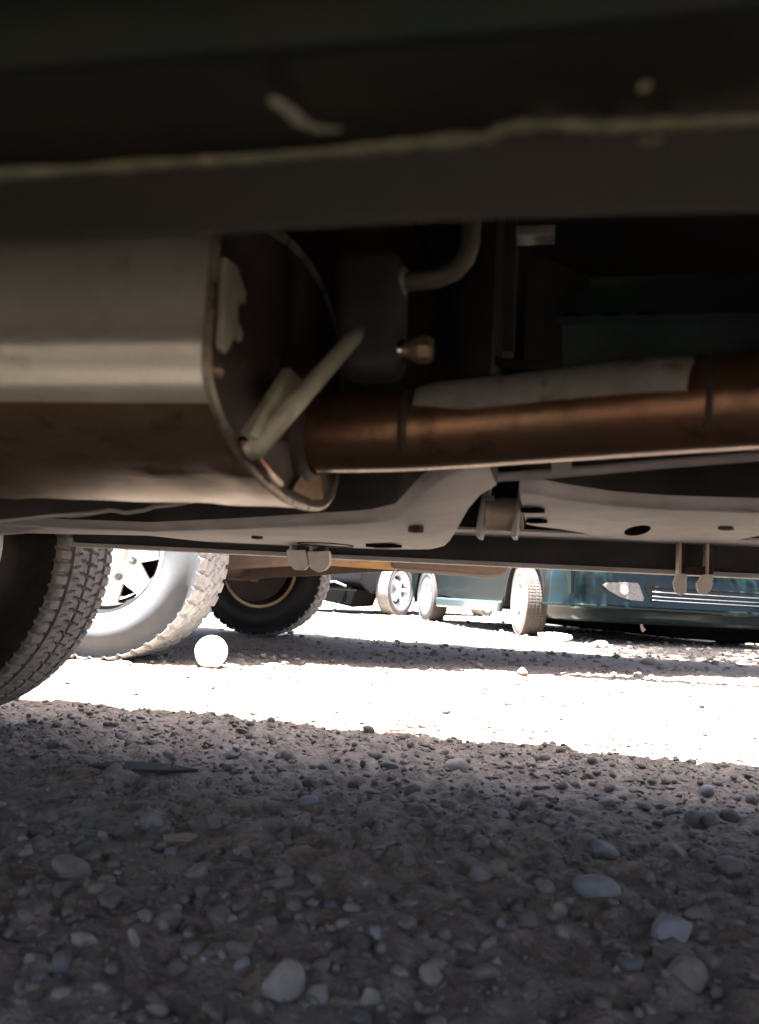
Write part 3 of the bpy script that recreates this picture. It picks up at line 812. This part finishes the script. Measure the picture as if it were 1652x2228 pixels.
# rear arm at the far left and the wheels
nb(MB().tube([(-1.12, 1.15, .33), (-.95, 1.10, .345), (-.75, 1.05, .352), (-.5, 1.0, .40)], [.035, .03, .024, .02], 14), 'suspension_arm', m_grime, smooth=180)
nb(MB().tube([(-1.12, -.3, .34), (-1.12, 1.2, .34)], .035, 16), 'axle_beam', m_grimedark, smooth=60)
W = L0 @ Matrix.Identity(4)
wheel(near, L0 @ Vector((-1.12, 1.31, .318)), .325, .20, .19, 92, 'road', m_tyre, m_treadn, m_disc, 'plain', flip=True)
wheel(near, L0 @ Vector((-1.12, -.33, .318)), .325, .20, .19, 92, 'road', m_tyre, m_tread, m_disc, 'plain')
wheel(near, L0 @ Vector((1.5, 1.20, .318)), .325, .20, .19, 92, 'road', m_tyre, m_treadn, m_disc, 'plain', flip=True)
wheel(near, L0 @ Vector((1.5, -.33, .318)), .325, .20, .19, 92, 'road', m_tyre, m_tread, m_disc, 'plain')

# ------------------------------------------------------------------ the truck beyond the sunlit strip
TL = Vector((1.82, -.27, 0)).normalized(); TW = Vector((.27, 1.82, 0)).normalized()
TF = frame(TL, TW, (-.91, 2.62, 0))
truck = empty('pickup_truck', TF, 'pickup truck with white steel wheels and chunky mud tyres behind the sunlit strip', 'truck')


def tb(mb, name, mat, parent=truck, **k): return mb.build(name, mat, parent, **k)


RW = .362
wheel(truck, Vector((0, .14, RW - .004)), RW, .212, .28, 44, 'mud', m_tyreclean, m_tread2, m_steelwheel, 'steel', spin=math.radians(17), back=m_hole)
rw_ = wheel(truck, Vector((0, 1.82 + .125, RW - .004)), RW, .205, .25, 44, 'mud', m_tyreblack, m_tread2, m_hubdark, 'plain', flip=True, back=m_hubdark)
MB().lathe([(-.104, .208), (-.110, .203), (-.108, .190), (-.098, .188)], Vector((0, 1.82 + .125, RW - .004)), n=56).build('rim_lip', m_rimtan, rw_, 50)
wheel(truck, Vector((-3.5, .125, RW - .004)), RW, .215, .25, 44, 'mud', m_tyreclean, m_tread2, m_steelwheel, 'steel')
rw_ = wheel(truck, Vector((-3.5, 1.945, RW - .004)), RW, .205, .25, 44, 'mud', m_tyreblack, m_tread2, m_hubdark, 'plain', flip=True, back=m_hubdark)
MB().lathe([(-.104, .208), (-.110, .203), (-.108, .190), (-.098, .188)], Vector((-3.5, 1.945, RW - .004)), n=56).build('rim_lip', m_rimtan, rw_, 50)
ti = Matrix(TF).inverted()


def tl(x, y, lat):                                 # picture point on a plane along the truck, in truck coordinates
    n = TW; p = hit(x, y, n, Vector((-.91, 2.62, 0)).dot(n) + lat); return ti @ p


ax = tb(MB().tube([(0, .2, .36), (0, .6, .36), (0, .78, .37), (0, .9, .37), (0, 1.05, .37), (0, 1.2, .36), (0, 1.75, .36)], [.05, .05, .1, .13, .1, .05, .06], 20), 'rear_axle', m_axle, smooth=60)
tb(MB().lathe([(0, .17), (-.05, .17), (-.07, .12), (-.07, 0)], (0, 1.80, .36), n=28), 'brake_backplate', m_hubdark, ax, smooth=40)
tb(MB().box((-.01, 1.55, .34), (.16, .14, .10)), 'spring_seat', m_axle, ax, bevel=.015)
# radius arms
for lat in (1.45, .45):
    P0 = [Vector((.02, lat, .30)), Vector((.02, lat, .375)), Vector((1.15, lat, .475)), Vector((1.15, lat, .420))]
    tb(MB().prism(P0, (0, .07, 0)), 'trailing_arm', m_axle, bevel=.008)
q = [tl(x, y, 1.0) for x, y in ((548, 1204), (560, 1218), (650, 1226), (862, 1240), (868, 1216), (700, 1190), (560, 1180))]
tb(MB().prism(q, (0, .06, 0)), 'cross_tube', m_tanbeam, bevel=.006)
q = [tl(x, y, .95) for x, y in ((850, 1236), (920, 1240), (1060, 1251), (1090, 1248), (1106, 1238), (1110, 1200), (850, 1180))]
tb(MB().prism(q, (0, .55, 0)), 'skid_plate', m_axle, bevel=.015, seg=3)
for lat in (.55, 1.35): tb(MB().box((-1.0, lat + .04, .58), (6.6, .08, .14)), 'frame_rail', m_axle, bevel=.01)
# body: bed over the rear axle, cab to the left, tapering platform added to the right for its ground shadow
for lat in (.02, 1.98):
    bedp = [(-2.1, .60), (-2.1, 1.1), (.42, 1.1), (.42, .62)] + arc(0, .42, .46, 25, 155, 10) + [(-.5, .60)]
    tb(MB().prism([Vector((x, lat, z)) for x, z in bedp], (0, .08, 0)), 'bed_side', m_truck, bevel=.01)
tb(MB().box((-.85, 1.04, .86), (2.5, 1.86, .05)), 'bed_floor', m_axle)
cabp = [(-2.15, .55), (-2.15, 1.78), (-3.1, 1.80), (-3.6, 1.12), (-4.6, 1.0), (-4.65, .55), (-4.0, .50)] + arc(-3.5, .40, .46, 160, 20, 10) + [(-3.0, .50)]
tb(MB().prism([Vector((x, .02, z)) for x, z in cabp], (0, 2.04, 0)), 'cab', m_truck, bevel=.04, seg=3)
for lat in (.01, 2.05):
    tb(MB().prism([Vector((x, lat, z)) for x, z in ((-2.3, 1.15), (-2.3, 1.70), (-3.05, 1.70), (-3.45, 1.15))], (0, .02, 0)), 'door_window', m_glass)
tb(MB().prism([Vector((x, y, .66)) for x, y in ((.36, .18), (1.5, .64), (2.9, 1.14), (2.9, 1.98), (.36, 2.04))], (0, 0, .07)), 'shadow_platform', m_axle, bevel=.01)

# ------------------------------------------------------------------ generic shell for the cars further off
def simple_car(root, L, W, paint, zf=.2, nose=0., fa=.85, ra=None):
    ra = ra or L - .85
    low = [(nose, zf + .16), (.02 + nose, .62), (.25 + nose * .5, .72), (1.1, .86), (L - .5, .92), (L - .05, .84), (L, zf + .2), (L - .15, zf)]
    low += [(ra + .4, zf)] + arc(ra, .3, .37, 0, 180, 10) + [(fa + .45, zf)] + arc(fa, .3, .37, 0, 180, 10) + [(fa - .43, zf)]
    b = MB().prism([Vector((x, -W / 2, z)) for x, z in low], (0, W, 0)).build('body', paint, root, bevel=.035, seg=3)
    top = [(1.15, .85), (1.75, 1.34), (2.1, 1.42), (3.1, 1.40), (L - .55, .91)]
    s0 = [Vector((x, -W / 2 + .06 + (z - .85) * .3, z)) for x, z in top]; s1 = [Vector((p.x, -p.y, p.z)) for p in s0]
    MB().loft([s0, s1]).build('roof', paint, root, bevel=.03)
    for sgn in (-1, 1):
        pts = [(1.35, .92), (1.85, 1.30), (3.0, 1.31), (L - .85, .95)]
        a_ = [Vector((x, sgn * (W / 2 - .05 - (z - .85) * .3), z)) for x, z in pts]
        MB().prism(a_, (0, sgn * .012, 0)).build('window', m_glass, root)
    MB().box((L / 2, 0, zf + .14), (L - .5, W - .45, .2)).build('floor_pan', m_black, root)
    return b


# teal car facing us at right: x runs from the nose to the tail
GX = Vector((-.267, .964, 0)).normalized(); GY = Vector((-GX.y, GX.x, 0))      # y towards the viewer's left
GF = frame(GX, GY, (2.45, 5.87, 0))
gcar = empty('parked_car', GF, 'dark teal car facing the camera at right, fog lamp and low bumper showing', 'car')
gi = GF.inverted()
gb = simple_car(gcar, 3.85, 2.1, m_teal, .19, .16, .93, 3.32)


def plan(d):                                       # bumper plan curve, inset by d
    out = []
    for t in np.linspace(-1, 1, 49):
        y = 1.09 * math.sin(t * math.pi / 2 * 1.0); a = abs(t)
        x = .0 + .10 * (abs(y) / 1.09) ** 2 + .42 * max(0, (a - .72) / .28) ** 1.8
        out.append((x, y))
    res = []
    for k, (x, y) in enumerate(out):
        x0, y0 = out[max(k - 1, 0)]; x1, y1 = out[min(k + 1, len(out) - 1)]
        n = Vector((y1 - y0, -(x1 - x0))).normalized() * -1
        res.append((x + (-n.x if False else abs(n.x)) * d, y + (-1 if y > 0 else 1) * abs(n.y) * d))
    return res


bz = [(.162, .12), (.154, .06), (.158, .03), (.172, .012), (.20, .004), (.235, .003), (.248, -.004), (.256, -.014), (.264, -.014), (.274, .002), (.31, .012), (.37, .016), (.44, .018), (.50, .03), (.55, .06), (.56, .14)]
rows = [[Vector((x, y, z)) for x, y in plan(d)] for z, d in bz]
bump = MB().loft(rows, False, False).build('front_bumper', m_teal, gcar, 40)
bump.modifiers.new('solid', 'SOLIDIFY').thickness = -.004


def on_bumper(y, z, d=0):
    pl_ = plan(.014 - d); xs = interp(y, [(q[1], q[0]) for q in pl_]); return Vector((xs, y, z))


# fog lamps: pointed almond outline following the bumper
for sgn in (-1, 1):
    ol = [(-.86, .425), (-.82, .445), (-.72, .452), (-.60, .455), (-.585, .44), (-.545, .345), (-.555, .325), (-.64, .327), (-.73, .347), (-.81, .385)]
    ol = [(y * sgn * -1 * -1, z) for y, z in ol]
    f0 = [on_bumper(y, z - .012, .004) for y, z in ol]; f1 = [on_bumper(y, z - .012, .012) for y, z in ol]
    fz = MB().loft([f0, f1]).build('fog_lamp', m_lens, gcar, bevel=.003)
    b0 = [on_bumper(y * 1.0, z - .012, -.004) for y, z in ol]; c_ = sum(b0, Vector()) / len(b0)
    MB().loft([[c_ + (p - c_) * 1.07 for p in b0], [c_ + (p - c_) * 1.07 + Vector((-.0075, 0, 0)) for p in b0]]).build('lamp_bezel', m_black, fz)
    cb_ = on_bumper(.70 * sgn, .385, .006)
    MB().lathe([(0, .034), (-.012, .030), (-.016, 0)], cb_, 'x', 20).build('lamp_bulb', m_chrome, fz, 60)
# lower grille between the lamps
ga = [on_bumper(y, z, .003) for y, z in ((-.50, .325), (-.54, .42), (-.5, .46), (.5, .46), (.54, .42), (.50, .325))]
gr = MB().loft([[p + Vector((.03, 0, 0)) for p in ga], [Vector((min(q.x for q in ga) - .001, p.y, p.z)) for p in ga]]).build('grille', m_black, gcar)
for z in (.326, .352, .385, .42):
    MB().tube([on_bumper(y, z, .012) + Vector((-.004, 0, 0)) for y in np.linspace(-.49, .49, 12)], .0055, 8).build('grille_bar', m_chrome if z < .40 else m_black, gr, 180)
MB().tube([(.12, .50, .19), (.12, .50, .14), (.11, .50, .115), (.10, .49, .105)], [.012, .011, .013, .016], 10).build('tow_hook', m_hook2, gcar, 60)
for sgn in (-1, 1):
    MB().prism([on_bumper(y * sgn, z, .0) + Vector((dx, 0, 0)) for y, z, dx in ((.5, .60, -.02), (.76, .62, .06), (.76, .72, .12), (.48, .70, .02))], (.1, 0, 0)).build('headlamp', m_lens, gcar, bevel=.01)
wheel(gcar, Vector((.93, 1.0, .283)), .29, .18, .175, 70, 'worn', m_tread2, m_wornsq, m_disc, 'alloy', flip=True, turn=math.radians(-12))  # pale side paints sunlight and dark tread paints shade on one tyre
wheel(gcar, Vector((.95, -.93, .283)), .29, .18, .185, 70, 'worn', m_tyre, m_tyre, m_disc, 'plain')
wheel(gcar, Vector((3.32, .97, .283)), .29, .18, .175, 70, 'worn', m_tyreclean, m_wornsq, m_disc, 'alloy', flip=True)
wheel(gcar, Vector((3.32, -.93, .283)), .29, .18, .175, 70, 'worn', m_tyre, m_tyre, m_disc, 'alloy')
MB().prism([Vector((.40, y, z)) for y, z in ((.12, .24), (.02, .05), (-.95, .03), (-1.0, .24))], (2.4, 0, 0)).build('dark_underblock', m_void, gcar, bevel=.02)  # added black block standing in for shade under the bumper's right half
MB().prism([Vector((x, 1.025, z)) for x, z in ((1.36, .165), (1.33, .26), (2.93, .26), (2.90, .165))], (0, .055, 0)).build('sill', m_sillteal, gcar, bevel=.018, seg=3)
MB().prism([Vector((x, .80, z)) for x, z in [(1.30, .22)] + arc(.93, .3, .365, 10, 170, 12) + [(.56, .22)] + arc(.93, .3, .335, 170, 10, 12)], (0, .25, 0)).build('arch_liner', m_black, gcar)

# unseen car added on the camera's own side to block light
VF = frame(A, B, (B * -3.6)[:])
blocker_car = empty('parked_car', VF, 'added dark car behind the camera, out of view, blocking light', 'car')
MB().prism([Vector((x, -.85, z)) for x, z in ((-4.2, .3), (-4.2, .95), (-3.9, 1.05), (-3.3, 1.42), (-2.3, 1.42), (-1.6, .98), (1.4, .90), (1.6, .7), (1.6, .3))], (0, 1.7, 0)).build('body', m_navy, blocker_car, bevel=.05, seg=3)
for x in (-3.1, .7):
    for y in (-.74, .74): wheel(blocker_car, Vector((x, y, .315)), .325, .2, .2, 60, 'road', m_tyre, m_tread, m_disc, 'plain', flip=y > 0)

# dark car at the back, left, its nose towards us
DF = frame((.55, .835, 0), (-.835, .55, 0), (-.87, 10.05, 0))
dcar = empty('parked_car', DF, 'dark navy car far back with a loose pale bumper, beyond the truck tyre', 'car')
simple_car(dcar, 4.2, 1.50, m_navy, .24, .1)
MB().prism([Vector((.12, y, z)) for y, z in ((-.70, .30), (-.62, .10), (-.2, .06), (.3, .07), (.66, .12), (.7, .30))], (.5, 0, 0)).build('dark_underblock', m_void, dcar, bevel=.02)  # added black block for broken parts, coloured to stay dark in sun
MB().tube([(-.10, -.78, .07), (-.22, -.45, .10), (-.26, 0, .09), (-.22, .4, .07), (-.1, .8, .10)], [.02, .045, .05, .045, .03], 12).build('loose_bumper', m_brightsill, dcar, 60)
for y, z in ((-.55, .33), (-.2, .30), (.2, .35)): MB().tube([(.10, y, z), (.02, y + .12, z + .05), (-.02, y + .3, z + .02)], .014, 8).build('loose_strut', m_silver, dcar, 60)
for x in (.85, 3.4):
    for y in (-.79, .79): wheel(dcar, Vector((x, y, .325)), .335, .23, .19, 60, 'road', m_tyreclean, m_tread2, m_disc, 'alloy', flip=y > 0)

# unseen trees added to block the sun: one over the nose of the teal car, one over the camera's side of the near car
m_leaf = M('green_leaf', (.05, .085, .03), (.08, .11, .04), 3, .6)


def added_shade_tree(tp, xr, yr, zr, nc, nl, seed, label):
    tree = empty('added_shade_tree', Matrix.Translation(tp), label, 'tree')
    cx_, cy_ = sum(xr) / 2, sum(yr) / 2
    MB().tube([(0, 0, -.05), (cx_ * .03, cy_ * .03, .6), (cx_ * .06, cy_ * .06, 1.3), (cx_ * .15, cy_ * .15, 2.0)], [.19, .15, .13, .11], 14).build('trunk', m_axle, tree, 180)
    lr = np.random.default_rng(seed)
    q = Vector((cx_ * .15, cy_ * .15, 1.95))
    for a in range(8):
        e = Vector((lr.uniform(*xr) * .85, lr.uniform(*yr) * .85, zr[0] + .5))
        MB().tube([q, q.lerp(e, .5) + Vector((0, 0, .15)), e], [.07, .045, .015], 8).build('limb', m_axle, tree, 180)
    cl = [(lr.uniform(*xr), lr.uniform(*yr), lr.uniform(*zr), lr.uniform(.35, .65)) for _ in range(nc)]
    V = np.zeros((nl * 4, 3))
    for k in range(nl):
        c = cl[k % nc]; d = lr.normal(size=3); d /= np.linalg.norm(d); d *= c[3] * lr.random() ** .4 * np.array([1, 1, .7])
        p = np.array(c[:3]) + d
        n = lr.normal(size=3) * [.8, .8, 1] + [0, 0, .6]; n /= np.linalg.norm(n); u_ = np.cross(n, lr.normal(size=3)); u_ /= np.linalg.norm(u_); w_ = np.cross(n, u_)
        s_ = lr.uniform(.038, .062)
        V[4 * k:4 * k + 4] = p - u_ * s_, p + w_ * s_ * .5, p + u_ * s_, p - w_ * s_ * .5
    crown = np_mesh('crown', V, np.arange(nl * 4).reshape(nl, 4), m_leaf, False); crown.parent = tree; crown['kind'] = 'stuff'


added_shade_tree(Vector((5.0, 5.15, 0)), (-3.5, 1.4), (-1.25, 1.3), (2.35, 3.9), 84, 23000, 5, 'added unseen broad leafy tree right of the teal car and shading its bonnet')
added_shade_tree(Vector((-1.9, -1.5, 0)), (-1.4, 4.6), (-1.9, 1.35), (2.4, 3.9), 130, 19000, 6, 'added unseen broad leafy tree behind the camera, shading the near side of the car overhead')
